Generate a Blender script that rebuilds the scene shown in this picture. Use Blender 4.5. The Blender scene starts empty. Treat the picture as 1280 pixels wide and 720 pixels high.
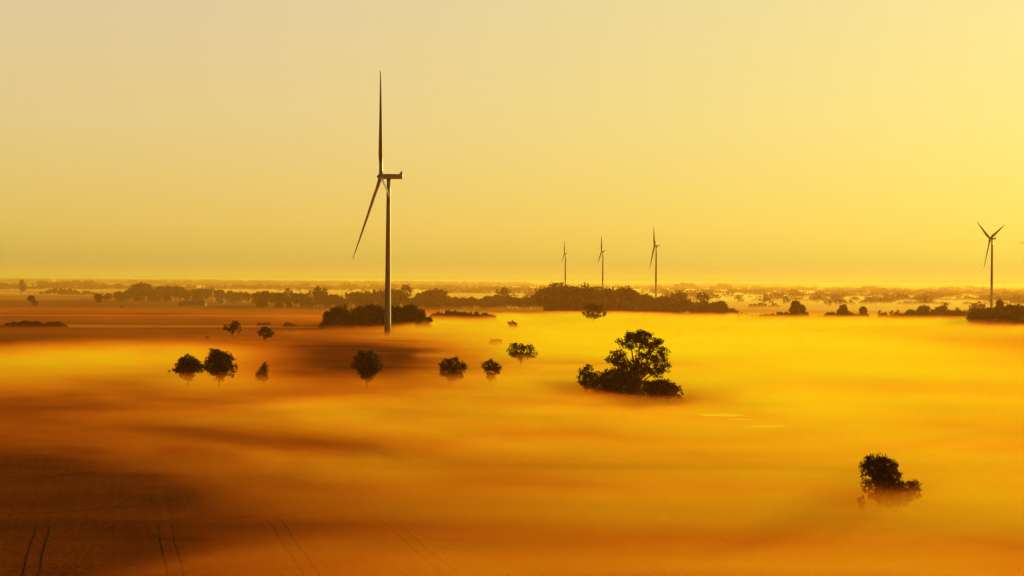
import bpy, bmesh, math, random
from mathutils import Vector, Matrix, noise as mnoise
import numpy as np

S = bpy.context.scene
C = S.collection
PI = math.pi
random.seed(7)

# ------------------------------------------------------------------ camera
F = 1900.0            # focal length in photo pixels (photo is 1280 wide)
CAM_H = 40.0
PITCH = math.atan(10.0 / F)
ROLL = math.radians(0.42)
cam_pos = Vector((0, 0, CAM_H))
fwd = Vector((0, math.cos(PITCH), -math.sin(PITCH)))
right0 = Vector((1, 0, 0))
up0 = right0.cross(fwd)
right = right0 * math.cos(ROLL) + up0 * math.sin(ROLL)
up = up0 * math.cos(ROLL) - right0 * math.sin(ROLL)
cd = bpy.data.cameras.new('camera')
cd.sensor_width = 36.0
cd.lens = 36.0 * F / 1280.0
cd.clip_start = 1.0
cd.clip_end = 200000.0
cam = bpy.data.objects.new('camera', cd)
C.objects.link(cam)
cam.matrix_world = Matrix((
    (right.x, up.x, -fwd.x, cam_pos.x),
    (right.y, up.y, -fwd.y, cam_pos.y),
    (right.z, up.z, -fwd.z, cam_pos.z),
    (0, 0, 0, 1)))
S.camera = cam


def G(px, py, z=0.0):
    """the ground point seen at a photo pixel"""
    d = fwd * F + right * (px - 640) + up * (360 - py)
    t = (z - CAM_H) / d.z
    return cam_pos + d * t


def scale_at(p):
    """metres per photo pixel at a ground point"""
    return (p - cam_pos).dot(fwd) / F


# ------------------------------------------------------------------ helpers
def tag(o, label=None, cat=None, group=None, kind=None):
    if label: o['label'] = label
    if cat: o['category'] = cat
    if group: o['group'] = group
    if kind: o['kind'] = kind
    return o


def empty(name, loc=(0, 0, 0), rz=0.0):
    o = bpy.data.objects.new(name, None)
    C.objects.link(o)
    o.location = loc
    o.rotation_euler = (0, 0, rz)
    o.empty_display_size = 0.5
    return o


def link(name, mesh, parent=None):
    o = bpy.data.objects.new(name, mesh)
    C.objects.link(o)
    if parent is not None:
        o.parent = parent
    return o


class MB:
    """collects vertices and faces for one mesh"""
    def __init__(self):
        self.v = []
        self.f = []

    def tube(self, pts, radii, n=8, cap=True):
        base = len(self.v)
        m = len(pts)
        pts = [Vector(p) for p in pts]
        ref = Vector((0.31, 0.87, 0.12)).normalized()
        for i, p in enumerate(pts):
            t = (pts[min(i + 1, m - 1)] - pts[max(i - 1, 0)])
            if t.length < 1e-9:
                t = Vector((0, 0, 1))
            t.normalize()
            a = t.cross(ref)
            if a.length < 0.05:
                a = t.cross(Vector((1, 0, 0)))
            a.normalize()
            b = t.cross(a)
            for k in range(n):
                an = 2 * PI * k / n
                self.v.append(p + (a * math.cos(an) + b * math.sin(an)) * radii[i])
        for i in range(m - 1):
            for k in range(n):
                k2 = (k + 1) % n
                self.f.append((base + i * n + k, base + i * n + k2, base + (i + 1) * n + k2, base + (i + 1) * n + k))
        if cap:
            self.f.append(tuple(base + k for k in range(n))[::-1])
            self.f.append(tuple(base + (m - 1) * n + k for k in range(n)))

    def box(self, c, s, rz=0.0):
        c = Vector(c)
        b = len(self.v)
        cs, sn = math.cos(rz), math.sin(rz)
        for dx in (-1, 1):
            for dy in (-1, 1):
                for dz in (-1, 1):
                    x, y = dx * s[0] / 2, dy * s[1] / 2
                    self.v.append(c + Vector((x * cs - y * sn, x * sn + y * cs, dz * s[2] / 2)))
        for q in ((0, 1, 3, 2), (4, 6, 7, 5), (0, 4, 5, 1), (2, 3, 7, 6), (0, 2, 6, 4), (1, 5, 7, 3)):
            self.f.append(tuple(b + i for i in q))

    def quad(self, c, n, size, roll, asp=1.0):
        t = n.orthogonal().normalized()
        b = n.cross(t)
        a1 = (t * math.cos(roll) + b * math.sin(roll)) * size
        b1 = (b * math.cos(roll) - t * math.sin(roll)) * size * asp
        i = len(self.v)
        self.v += [c - a1, c + b1 * 0.8 + a1 * 0.1, c + a1, c - b1 * 0.8 + a1 * 0.1]
        self.f.append((i, i + 1, i + 2, i + 3))

    def mesh(self, name, mat, smooth=False):
        me = bpy.data.meshes.new(name)
        me.from_pydata([tuple(p) for p in self.v], [], self.f)
        if mat: me.materials.append(mat)
        if smooth:
            me.polygons.foreach_set('use_smooth', [True] * len(me.polygons))
        me.update()
        return me

    def build(self, name, mat, parent=None, smooth=False):
        return link(name, self.mesh(name, mat, smooth), parent)


# ------------------------------------------------------------------ materials
def new_mat(name):
    m = bpy.data.materials.new(name)
    m.use_nodes = True
    nt = m.node_tree
    nt.nodes.clear()
    out = nt.nodes.new('ShaderNodeOutputMaterial')
    return m, nt, out


def N(nt, typ, **kw):
    n = nt.nodes.new(typ)
    for k, v in kw.items():
        setattr(n, k, v)
    return n


def L(nt, a, b):
    nt.links.new(a, b)


def mottled(name, c1, c2, scale, rough=0.8, stretch=(1, 1, 1), detail=4.0, bump=0.0, trans=None, lo=0.35, hi=0.65):
    m, nt, out = new_mat(name)
    tc = N(nt, 'ShaderNodeNewGeometry')
    mp = N(nt, 'ShaderNodeMapping')
    mp.inputs['Scale'].default_value = stretch
    L(nt, tc.outputs['Position'], mp.inputs['Vector'])
    nz = N(nt, 'ShaderNodeTexNoise')
    nz.inputs['Scale'].default_value = scale
    nz.inputs['Detail'].default_value = detail
    L(nt, mp.outputs[0], nz.inputs['Vector'])
    rp = N(nt, 'ShaderNodeValToRGB')
    rp.color_ramp.elements[0].position = lo
    rp.color_ramp.elements[1].position = hi
    rp.color_ramp.elements[0].color = (*c1, 1)
    rp.color_ramp.elements[1].color = (*c2, 1)
    L(nt, nz.outputs['Fac'], rp.inputs[0])
    b = N(nt, 'ShaderNodeBsdfPrincipled')
    b.inputs['Roughness'].default_value = rough
    if rough > 0.85: b.inputs['Specular IOR Level'].default_value = 0.0
    L(nt, rp.outputs[0], b.inputs['Base Color'])
    if bump:
        bp = N(nt, 'ShaderNodeBump')
        bp.inputs['Strength'].default_value = bump
        L(nt, nz.outputs['Fac'], bp.inputs['Height'])
        L(nt, bp.outputs[0], b.inputs['Normal'])
    if trans:
        b.inputs['Specular IOR Level'].default_value = 0.1
        tr = N(nt, 'ShaderNodeBsdfTranslucent')
        tr.inputs['Color'].default_value = (*trans, 1)
        mx = N(nt, 'ShaderNodeMixShader')
        mx.inputs[0].default_value = 0.12
        L(nt, b.outputs[0], mx.inputs[1])
        L(nt, tr.outputs[0], mx.inputs[2])
        L(nt, mx.outputs[0], out.inputs['Surface'])
    else:
        L(nt, b.outputs[0], out.inputs['Surface'])
    return m


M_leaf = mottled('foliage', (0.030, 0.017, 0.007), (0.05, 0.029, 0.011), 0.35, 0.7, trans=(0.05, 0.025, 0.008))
M_bark = mottled('bark', (0.05, 0.035, 0.022), (0.09, 0.06, 0.04), 3.0, 0.9)
M_paint = mottled('turbine_paint', (0.47, 0.43, 0.40), (0.56, 0.52, 0.48), 0.12, 0.38, stretch=(1, 1, 0.15))
M_paint2 = mottled('blade_paint', (0.44, 0.40, 0.37), (0.50, 0.46, 0.43), 0.3, 0.35)
M_dark = mottled('dark_metal', (0.06, 0.06, 0.06), (0.09, 0.09, 0.085), 1.0, 0.5)
M_conc = mottled('concrete', (0.28, 0.26, 0.23), (0.36, 0.34, 0.30), 0.8, 0.9)
M_roof = mottled('roof_sheet', (0.38, 0.26, 0.14), (0.46, 0.32, 0.18), 0.4, 0.86)
M_tile = mottled('roof_tile', (0.26, 0.20, 0.16), (0.34, 0.27, 0.22), 0.6, 0.5)
M_wall = mottled('wall_render', (0.20, 0.15, 0.11), (0.27, 0.20, 0.15), 0.5, 0.9)
M_gravel = mottled('gravel', (0.10, 0.065, 0.04), (0.15, 0.10, 0.06), 0.2, 0.95)
M_stubble = mottled('stubble', (0.42, 0.20, 0.06), (0.50, 0.25, 0.08), 0.01, 0.9, stretch=(0.3, 1, 1))
M_rust = mottled('plough_soil', (0.17, 0.065, 0.02), (0.23, 0.09, 0.028), 0.008, 0.95, stretch=(0.3, 1, 1))
M_rut = mottled('rut_soil', (0.03, 0.018, 0.01), (0.055, 0.035, 0.018), 0.4, 0.95)
M_margin = mottled('margin_grass', (0.10, 0.03, 0.008), (0.14, 0.04, 0.01), 0.15, 0.95)


def ground_mat():
    m, nt, out = new_mat('field_soil')
    g = N(nt, 'ShaderNodeNewGeometry')
    # broad field patches, long across the view
    mp = N(nt, 'ShaderNodeMapping')
    mp.inputs['Scale'].default_value = (0.0011, 0.0032, 1)
    mp.inputs['Rotation'].default_value = (0, 0, 0.08)
    L(nt, g.outputs['Position'], mp.inputs['Vector'])
    v = N(nt, 'ShaderNodeTexVoronoi')
    v.inputs['Scale'].default_value = 1.0
    v.inputs['Randomness'].default_value = 0.9
    L(nt, mp.outputs[0], v.inputs['Vector'])
    sx = N(nt, 'ShaderNodeSeparateColor')
    L(nt, v.outputs['Color'], sx.inputs[0])
    rp = N(nt, 'ShaderNodeValToRGB')
    rp.color_ramp.elements[0].position = 0.0
    rp.color_ramp.elements[1].position = 1.0
    rp.color_ramp.elements[0].color = (0.18, 0.040, 0.009, 1)
    rp.color_ramp.elements[1].color = (0.26, 0.060, 0.013, 1)
    e = rp.color_ramp.elements.new(0.5)
    e.color = (0.22, 0.050, 0.011, 1)
    L(nt, sx.outputs[0], rp.inputs[0])
    # crop rows and mottle at close range
    n1 = N(nt, 'ShaderNodeTexNoise')
    n1.inputs['Scale'].default_value = 0.03
    n1.inputs['Detail'].default_value = 6
    L(nt, g.outputs['Position'], n1.inputs['Vector'])
    mr = N(nt, 'ShaderNodeMapRange')
    mr.inputs['From Min'].default_value = 0.3
    mr.inputs['From Max'].default_value = 0.7
    mr.inputs['To Min'].default_value = 0.72
    mr.inputs['To Max'].default_value = 1.25
    L(nt, n1.outputs['Fac'], mr.inputs['Value'])
    mp2 = N(nt, 'ShaderNodeMapping')
    mp2.inputs['Scale'].default_value = (0.004, 0.05, 1)
    mp2.inputs['Rotation'].default_value = (0, 0, -0.06)
    L(nt, g.outputs['Position'], mp2.inputs['Vector'])
    n2 = N(nt, 'ShaderNodeTexNoise')
    n2.inputs['Scale'].default_value = 1.0
    n2.inputs['Detail'].default_value = 5
    L(nt, mp2.outputs[0], n2.inputs['Vector'])
    mr2 = N(nt, 'ShaderNodeMapRange')
    mr2.inputs['From Min'].default_value = 0.3
    mr2.inputs['From Max'].default_value = 0.7
    mr2.inputs['To Min'].default_value = 0.75
    mr2.inputs['To Max'].default_value = 1.25
    L(nt, n2.outputs['Fac'], mr2.inputs['Value'])
    vrr = N(nt, 'ShaderNodeVectorRotate', rotation_type='Z_AXIS')
    vrr.inputs['Angle'].default_value = -0.259
    L(nt, g.outputs['Position'], vrr.inputs['Vector'])
    mp4 = N(nt, 'ShaderNodeMapping')
    mp4.inputs['Scale'].default_value = (0.9, 0.012, 1)
    L(nt, vrr.outputs[0], mp4.inputs['Vector'])
    n4 = N(nt, 'ShaderNodeTexNoise')
    n4.inputs['Scale'].default_value = 1.0
    n4.inputs['Detail'].default_value = 4
    L(nt, mp4.outputs[0], n4.inputs['Vector'])
    mr4 = N(nt, 'ShaderNodeMapRange')
    mr4.inputs['From Min'].default_value = 0.3
    mr4.inputs['From Max'].default_value = 0.7
    mr4.inputs['To Min'].default_value = 0.93
    mr4.inputs['To Max'].default_value = 1.07
    L(nt, n4.outputs['Fac'], mr4.inputs['Value'])
    mu0 = N(nt, 'ShaderNodeMath', operation='MULTIPLY')
    L(nt, mr.outputs[0], mu0.inputs[0])
    L(nt, mr4.outputs[0], mu0.inputs[1])
    mu = N(nt, 'ShaderNodeMath', operation='MULTIPLY')
    L(nt, mu0.outputs[0], mu.inputs[0])
    L(nt, mr2.outputs[0], mu.inputs[1])
    vm = N(nt, 'ShaderNodeVectorMath', operation='SCALE')
    L(nt, rp.outputs[0], vm.inputs[0])
    L(nt, mu.outputs[0], vm.inputs['Scale'])
    b = N(nt, 'ShaderNodeBsdfDiffuse')
    L(nt, vm.outputs[0], b.inputs['Color'])
    n3 = N(nt, 'ShaderNodeTexNoise')
    n3.inputs['Scale'].default_value = 0.8
    n3.inputs['Detail'].default_value = 3
    L(nt, g.outputs['Position'], n3.inputs['Vector'])
    bp = N(nt, 'ShaderNodeBump')
    bp.inputs['Strength'].default_value = 0.5
    bp.inputs['Distance'].default_value = 0.3
    L(nt, n3.outputs['Fac'], bp.inputs['Height'])
    L(nt, bp.outputs[0], b.inputs['Normal'])
    L(nt, b.outputs[0], out.inputs['Surface'])
    return m


M_ground = ground_mat()
m, nt, out = new_mat('pool_water')
b = N(nt, 'ShaderNodeBsdfPrincipled')
b.inputs['Base Color'].default_value = (0.03, 0.03, 0.025, 1)
b.inputs['Roughness'].default_value = 0.06
b.inputs['IOR'].default_value = 1.33
L(nt, b.outputs[0], out.inputs['Surface'])
M_water = m

# ------------------------------------------------------------------ light
SUN_AZ = math.radians(38)       # to the right of the view
SUN_EL = math.radians(9)
sun_dir = Vector((math.sin(SUN_AZ) * math.cos(SUN_EL), math.cos(SUN_AZ) * math.cos(SUN_EL), math.sin(SUN_EL)))
sl = bpy.data.lights.new('sun', 'SUN')
sl.energy = 5.0
sl.angle = math.radians(0.53)
sl.color = (1.0, 0.74, 0.12)
so = bpy.data.objects.new('sun', sl)
C.objects.link(so)
so.rotation_euler = sun_dir.to_track_quat('Z', 'Y').to_euler()
so.location = (0, 0, 300)

w = bpy.data.worlds.new('World')
S.world = w
w.use_nodes = True
nt = w.node_tree
bg = nt.nodes['Background']
sky = N(nt, 'ShaderNodeTexSky', sky_type='NISHITA', sun_disc=False)
sky.sun_elevation = SUN_EL
sky.sun_rotation = SUN_AZ
sky.dust_density = 3.0
gm = N(nt, 'ShaderNodeGamma')
gm.inputs['Gamma'].default_value = 0.16
L(nt, sky.outputs[0], gm.inputs['Color'])
tc = N(nt, 'ShaderNodeTexCoord')
sep = N(nt, 'ShaderNodeSeparateXYZ')
L(nt, tc.outputs['Generated'], sep.inputs[0])
mr = N(nt, 'ShaderNodeMapRange')
mr.inputs['From Min'].default_value = 0.0
mr.inputs['From Max'].default_value = 1.0
L(nt, sep.outputs['Z'], mr.inputs['Value'])
rp = N(nt, 'ShaderNodeValToRGB')
SKY = [  # sine of elevation, tint of the morning air
    (0.0, (2.5, 2.2, 0.68)),
    (0.02, (4.25, 3.08, 0.72)),
    (0.035, (4.75, 3.25, 0.86)),
    (0.05, (4.6, 3.32, 1.0)),
    (0.10, (4.55, 3.42, 1.50)),
    (0.18, (4.4, 3.45, 2.0)),
    (0.40, (1.0, 0.8, 0.5)),
    (1.0, (0.4, 0.33, 0.22)),
]
els = rp.color_ramp.elements
els[0].position, els[0].color = SKY[0][0], (*SKY[0][1], 1)
els[1].position, els[1].color = SKY[-1][0], (*SKY[-1][1], 1)
for p, c in SKY[1:-1]:
    e = els.new(p)
    e.color = (*c, 1)
L(nt, mr.outputs[0], rp.inputs[0])
vm = N(nt, 'ShaderNodeVectorMath', operation='MULTIPLY')
L(nt, gm.outputs[0], vm.inputs[0])
L(nt, rp.outputs[0], vm.inputs[1])
# the far side of the sky, away from the sun, is dim at sunrise
dt = N(nt, 'ShaderNodeVectorMath', operation='DOT_PRODUCT')
L(nt, tc.outputs['Generated'], dt.inputs[0])
dt.inputs[1].default_value = sun_dir
mr2 = N(nt, 'ShaderNodeMapRange', interpolation_type='SMOOTHSTEP')
mr2.inputs['From Min'].default_value = -0.1
mr2.inputs['From Max'].default_value = 0.42
mr2.inputs['To Min'].default_value = 0.05
mr2.inputs['To Max'].default_value = 1.0
L(nt, dt.outputs['Value'], mr2.inputs['Value'])
vm2 = N(nt, 'ShaderNodeVectorMath', operation='SCALE')
L(nt, vm.outputs[0], vm2.inputs[0])
L(nt, mr2.outputs[0], vm2.inputs['Scale'])
# yellow glow round the sun
mr3 = N(nt, 'ShaderNodeMapRange', interpolation_type='SMOOTHSTEP')
mr3.inputs['From Min'].default_value = 0.62
mr3.inputs['From Max'].default_value = 1.0
L(nt, dt.outputs['Value'], mr3.inputs['Value'])
gl = N(nt, 'ShaderNodeMix', data_type='VECTOR')
L(nt, mr3.outputs[0], gl.inputs[0])
gl.inputs[4].default_value = (1, 1, 1)
gl.inputs[5].default_value = (0.98, 1.08, 0.80)
vm3 = N(nt, 'ShaderNodeVectorMath', operation='MULTIPLY')
L(nt, vm2.outputs[0], vm3.inputs[0])
L(nt, gl.outputs[1], vm3.inputs[1])
L(nt, vm3.outputs[0], bg.inputs['Color'])
bg.inputs['Strength'].default_value = 0.10

# ------------------------------------------------------------------ ground
R0 = 42000.0
gb = MB()
gb.v = [Vector((-R0, -600, 0)), Vector((R0, -600, 0)), Vector((R0, R0 * 1.2, 0)), Vector((-R0, R0 * 1.2, 0))]
gb.f = [(0, 1, 2, 3)]
g = gb.build('ground', M_ground)
tag(g, kind='structure')


def strip(name, mat, pts, z):
    """a flat patch of land laid over the ground"""
    vs = [G(x, y) for x, y in pts]
    b = MB()
    b.v = [Vector((p.x, p.y, z)) for p in vs]
    b.f = [tuple(range(len(vs)))]
    o = b.build(name, mat)
    tag(o, kind='structure')
    return o


strip('stubble_field', M_stubble, [(-60, 395.0), (60, 394.9), (240, 395.2), (450, 395.2), (450, 394.3), (240, 394.2), (60, 394.0), (-60, 394.2)], 0.05)
strip('stubble_field', M_stubble, [(70, 409.3), (170, 409.7), (330, 409.2), (420, 410.6), (450, 411.0), (380, 408.6), (330, 406.6), (180, 406.0), (80, 405.6)], 0.05)
strip('ploughed_field', M_rust, [(-80, 424), (620, 424), (560, 413), (400, 412.5), (330, 411), (120, 411.5), (-80, 411)], 0.02)
strip('ploughed_field', M_rust, [(-80, 404), (300, 404.5), (330, 399.5), (100, 399.0), (-80, 399)], 0.02)
strip('ploughed_field', M_rust, [(250, 380), (440, 381), (470, 388), (330, 389), (130, 385)], 0.02)

# tramlines left by the sprayer in the near field
heading = Vector((0.265, -1.0, 0)).normalized()
side = Vector((heading.y, -heading.x, 0))
for (sx_, sy_, ey) in ((53.5, 657, 740), (205, 655, 740), (343, 650, 740), (480, 646, 740)):
    s0 = G(sx_, sy_)
    b = MB()
    for gside in (-1.05, 1.05):
        st = s0 + side * gside
        n = 26
        base = len(b.v)
        for i in range(n + 1):
            wob = 0.10 * math.sin(i * 0.5 + sx_) + 0.05 * math.sin(i * 1.3)
            p = st + heading * (i * 2.6) + side * wob
            hw = 0.16 + 0.04 * math.sin(i * 1.7 + sx_)
            b.v += [Vector((p.x, p.y, 0.008)) - side * hw, Vector((p.x, p.y, 0.008)) + side * hw]
        for i in range(n):
            k = base + 2 * i
            b.f.append((k, k + 1, k + 3, k + 2))
    tag(b.build('wheel_track', M_rut), kind='structure')


def margin(pts, wdt, mat=None, name='field_margin'):
    b = MB()
    ps = [G(x, y) for x, y in pts]
    dense = []
    for i in range(len(ps) - 1):
        for k in range(6):
            dense.append(ps[i].lerp(ps[i + 1], k / 6))
    dense.append(ps[-1])
    for i, p in enumerate(dense):
        q = dense[min(i + 1, len(dense) - 1)] - dense[max(i - 1, 0)]
        nn = Vector((-q.y, q.x, 0)).normalized()
        ww = wdt * (0.8 + 0.3 * math.sin(i * 1.3))
        b.v += [Vector((p.x, p.y, 0.012)) - nn * ww, Vector((p.x, p.y, 0.012)) + nn * ww]
    for i in range(len(dense) - 1):
        b.f.append((2 * i, 2 * i + 1, 2 * i + 3, 2 * i + 2))
    tag(b.build(name, mat or M_margin), kind='structure')


margin([(-20, 659), (30, 657), (70, 654), (140, 652.5), (210, 651.5), (290, 648), (400, 640)], 0.5)
margin([(-20, 571), (60, 568), (130, 566), (220, 564), (320, 561)], 0.8)
margin([(-20, 643), (60, 641), (120, 636), (170, 633)], 0.5)
margin([(-20, 598), (60, 596), (120, 590)], 0.6)

# pad at the foot of the tall turbine
strip('turbine_yard', M_gravel, [(452, 422.5), (470, 420.8), (500, 420.8), (515, 421.8), (505, 423.6), (475, 424)], 0.03)


def pool(cx, cy, hw, hh, seed):
    rnd = random.Random(seed)
    b = MB()
    n = 28
    for k in range(n):
        a = 2 * PI * k / n
        r = 1 + 0.22 * math.sin(2 * a + seed) + 0.12 * math.sin(5 * a + seed * 2) + rnd.uniform(-.05, .05)
        p = G(cx + hw * r * math.cos(a), cy + hh * r * math.sin(a))
        b.v.append(Vector((p.x, p.y, 0.02)))
    b.f = [tuple(range(n))[::-1]]
    o = b.build('pool', M_water)
    for p in o.data.polygons:
        if p.normal.z < 0:
            o.data.flip_normals()
            break
    tag(o, kind='structure')


pool(902, 518.8, 24, 2.0, 1)
pool(925, 524.6, 12, 0.7, 2)
pool(958, 533.0, 23, 1.2, 3)


# ------------------------------------------------------------------ turbines
def airfoil(n=12):
    pts = []
    for k in range(n):
        a = 2 * PI * k / n
        x = math.cos(a) * 0.5
        y = math.sin(a) * 0.5 * (0.55 + 0.45 * math.cos(a))
        pts.append((x, y))
    return pts


def blade_mesh(Lb, pitch, prebend, fat=1.0):
    """root at the origin, span along +Z, wind from +X, chord mostly along Y"""
    b = MB()
    n = 12
    af = airfoil(n)
    secs = 26
    for i in range(secs):
        t = i / (secs - 1)
        r = t * Lb
        if t < 0.05: ch, th, bl = 0.034, 0.034, 0.0
        elif t < 0.2:
            u = (t - 0.05) / 0.15
            u = u * u * (3 - 2 * u)
            ch, th, bl = 0.032 + 0.008 * u, 0.034 - 0.021 * u, u
        else:
            u = (t - 0.2) / 0.8
            ch = 0.034 * (1 - u) ** 0.85 * (1 - 0.1 * u) + 0.006
            th = 0.013 * (1 - u) ** 1.15 + 0.001
            bl = 1
        ch *= Lb * fat
        th *= Lb * fat
        tw = pitch + math.radians(14) * (1 - t) ** 2
        off = prebend * Lb * t * t
        for k in range(n):
            a = 2 * PI * k / n
            cx_, cy_ = math.cos(a) * 0.5, math.sin(a) * 0.5
            ax, ay = af[k]
            px_ = (cx_ * (1 - bl) + (ax - 0.12) * bl) * ch
            py_ = (cy_ * (1 - bl) + ay * 1.35 * bl) * th
            # chord direction turned by the twist: 0 = in the rotor plane (along Y)
            X = py_ * math.cos(tw) + px_ * math.sin(tw) + off
            Y = px_ * math.cos(tw) - py_ * math.sin(tw)
            b.v.append(Vector((X, Y, r)))
    for i in range(secs - 1):
        for k in range(n):
            k2 = (k + 1) % n
            b.f.append((i * n + k, i * n + k2, (i + 1) * n + k2, (i + 1) * n + k))
    b.f.append(tuple((secs - 1) * n + k for k in range(n)))
    b.f.append(tuple(range(n))[::-1])
    return b


def turbine(base, hub_h, Lb, yaw, phase, label, group=None, pitch=math.radians(-64), cone=math.radians(3.0), r_base=2.35, r_top=1.35, detailed=True, wide=1.0, tilt=math.radians(6.0), fat=1.0):
    """yaw: rotation about Z of the rotor axis (+X local = into the wind)"""
    t = empty('wind_turbine', (base.x, base.y, 0), yaw)
    tag(t, label, 'wind turbine', group)
    k = min(Lb, 76.0) / 76.0
    # tower
    b = MB()
    zs = [0, 0.33, 0.66, 1.0]
    top = hub_h - 2.1 * k
    n = 24
    pts, rr = [], []
    for i in range(13):
        u = i / 12
        pts.append((0, 0, top * u))
        rr.append((r_base + (r_top - r_base) * u ** 0.9) * wide)
    b.tube(pts, rr, n=28)
    tw = b.build('tower', M_paint, t, smooth=True)
    if detailed:
        for u in (0.27, 0.52, 0.76):
            fl = MB()
            r = (r_base + (r_top - r_base) * u ** 0.9) + 0.05
            fl.tube([(0, 0, top * u - 0.12), (0, 0, top * u + 0.12)], [r, r], n=28)
            fl.build('flange', M_paint, tw)
        d = MB()
        d.box((-r_base * 0.72, -r_base * 0.72, 2.2), (0.25, 1.1, 2.4), PI / 4)
        dd = d.build('door', M_dark, tw)
        st = MB()
        for i in range(5):
            st.box((-r_base * 0.80 - 0.25 * (4 - i), -r_base * 0.80 - 0.25 * (4 - i), 0.2 * i + 0.1), (0.35, 1.1, 0.2), PI / 4)
        st.build('stairs', M_dark, t)
        f = MB()
        f.tube([(0, 0, -0.3), (0, 0, 0.25), (0, 0, 0.35)], [5.2, 5.2, 3.0], n=32)
        f.build('foundation', M_conc, t)
    # nacelle: a long rounded box behind the hub
    nb = bmesh.new()
    bmesh.ops.create_cube(nb, size=1.0)
    ln, wd, ht = 12.6 * k, 4.0 * k, 3.5 * k
    for v in nb.verts:
        v.co = Vector((v.co.x * ln, v.co.y * wd, v.co.z * ht))
        if v.co.x < 0:
            v.co.y *= 0.9
            if v.co.z < 0: v.co.z += 0.15 * k
    bmesh.ops.bevel(nb, geom=nb.edges[:], offset=0.55 * k, segments=3, profile=0.6, affect='EDGES')
    me = bpy.data.meshes.new('nacelle')
    nb.to_mesh(me)
    nb.free()
    me.materials.append(M_paint)
    me.polygons.foreach_set('use_smooth', [True] * len(me.polygons))
    nac = link('nacelle', me, t)
    nac.location = (-3.2 * k, 0, hub_h + 0.25 * k)
    yb = MB()
    yb.tube([(0, 0, top - 0.02), (0, 0, hub_h - 1.0 * k)], [r_top * wide * 1.06, r_top * wide * 1.06], n=24)
    yb.build('yaw_bearing', M_dark, t)
    cb = MB()
    cb.box((-5.75 * k, 0, 2.75 * k), (0.5 * k, 3.2 * k, 2.0 * k))
    cb.box((-5.4 * k, -1.4 * k, 2.4 * k), (1.1 * k, 0.12 * k, 1.3 * k))
    cb.box((-5.4 * k, 1.4 * k, 2.4 * k), (1.1 * k, 0.12 * k, 1.3 * k))
    cb.build('cooler', M_dark, nac)
    if detailed:
        mm = MB()
        mm.tube([(-3.9 * k, 0.9, 1.7 * k), (-3.9 * k, 0.9, 2.9 * k)], [0.06, 0.05], n=6)
        mm.tube([(-3.9 * k, 0.5, 2.85 * k), (-3.9 * k, 1.3, 2.85 * k)], [0.04, 0.04], n=6)
        mm.build('wind_sensor', M_dark, nac)
    # hub with spinner, at the windward end
    hx = 5.4 * k
    hub = MB()
    prof = [(-2.2, 1.75), (-1.6, 2.05), (-0.4, 2.2), (0.8, 2.05), (1.8, 1.6), (2.5, 0.95), (2.9, 0.3)]
    hub.tube([(hx + a * k, 0, hub_h) for a, r in prof], [r * k for a, r in prof], n=28)
    hub.build('hub', M_paint, t, smooth=True)
    for j in range(3):
        bo = blade_mesh(Lb - 1.5 * k, pitch, 0.012, fat).build('blade', M_paint2, t, smooth=True)
        ph = phase + j * 2 * PI / 3
        # span direction: up tilted by the cone, then turned about the rotor axis
        bo.rotation_mode = 'XYZ'
        mat = Matrix.Rotation(-tilt, 4, 'Y') @ Matrix.Rotation(ph, 4, 'X') @ Matrix.Rotation(cone, 4, 'Y')
        bo.matrix_local = Matrix.Translation((hx + 0.1, 0, hub_h)) @ mat @ Matrix.Translation((0, 0, 1.5 * k))
    return t


TB = G(484.5, 420.5)
HB = 111.3
t_yaw = PI + math.radians(14.4)      # rotor axis points left and a little to the camera
# local +X -> world (cos yaw, sin yaw); phase about local X
turbine(TB, HB, 80.0, t_yaw, math.radians(16.3), 'tall pale wind turbine standing alone in the open field, nearest and largest of all', 'wind turbines of the plain')
T = [  # px, D in units of F, hub height, blade, world t angle, phase, label
    (820.3, 1.36, 100, 41.5, -0.6, 39.4, 'wind turbine rising behind the low right shoulder of the big dark grove'),
    (753.8, 1.62, 100, 33.0, 6.5, 21.0, 'middle turbine of the three behind the big dark grove'),
    (707.0, 1.76, 100, 28.0, 7.0, 18.0, 'smallest turbine, leftmost of the three behind the big dark grove'),
    (1239.8, 1.07, 100, 41.0, 13.2, 54.7, 'wind turbine with widely opened blades above the hazy grove near the right edge'),
    (1297.0, 1.10, 97, 41.0, 13.0, 90.0, 'turbine beyond the right edge with only one blade tip reaching in'),
]
for px, dd, hh, lb, tt, ph, lab in T:
    hor = 349.9 + (px - 640) * math.tan(ROLL)
    p = G(px - 0.5, hor + CAM_H / dd)
    turbine(p, hh, lb, PI + math.radians(tt), math.radians(ph), lab, 'wind turbines of the plain', r_base=2.0, r_top=1.15, detailed=False, pitch=math.radians(-64), fat=(2.8 if lb < 35 else 2.1))


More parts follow.
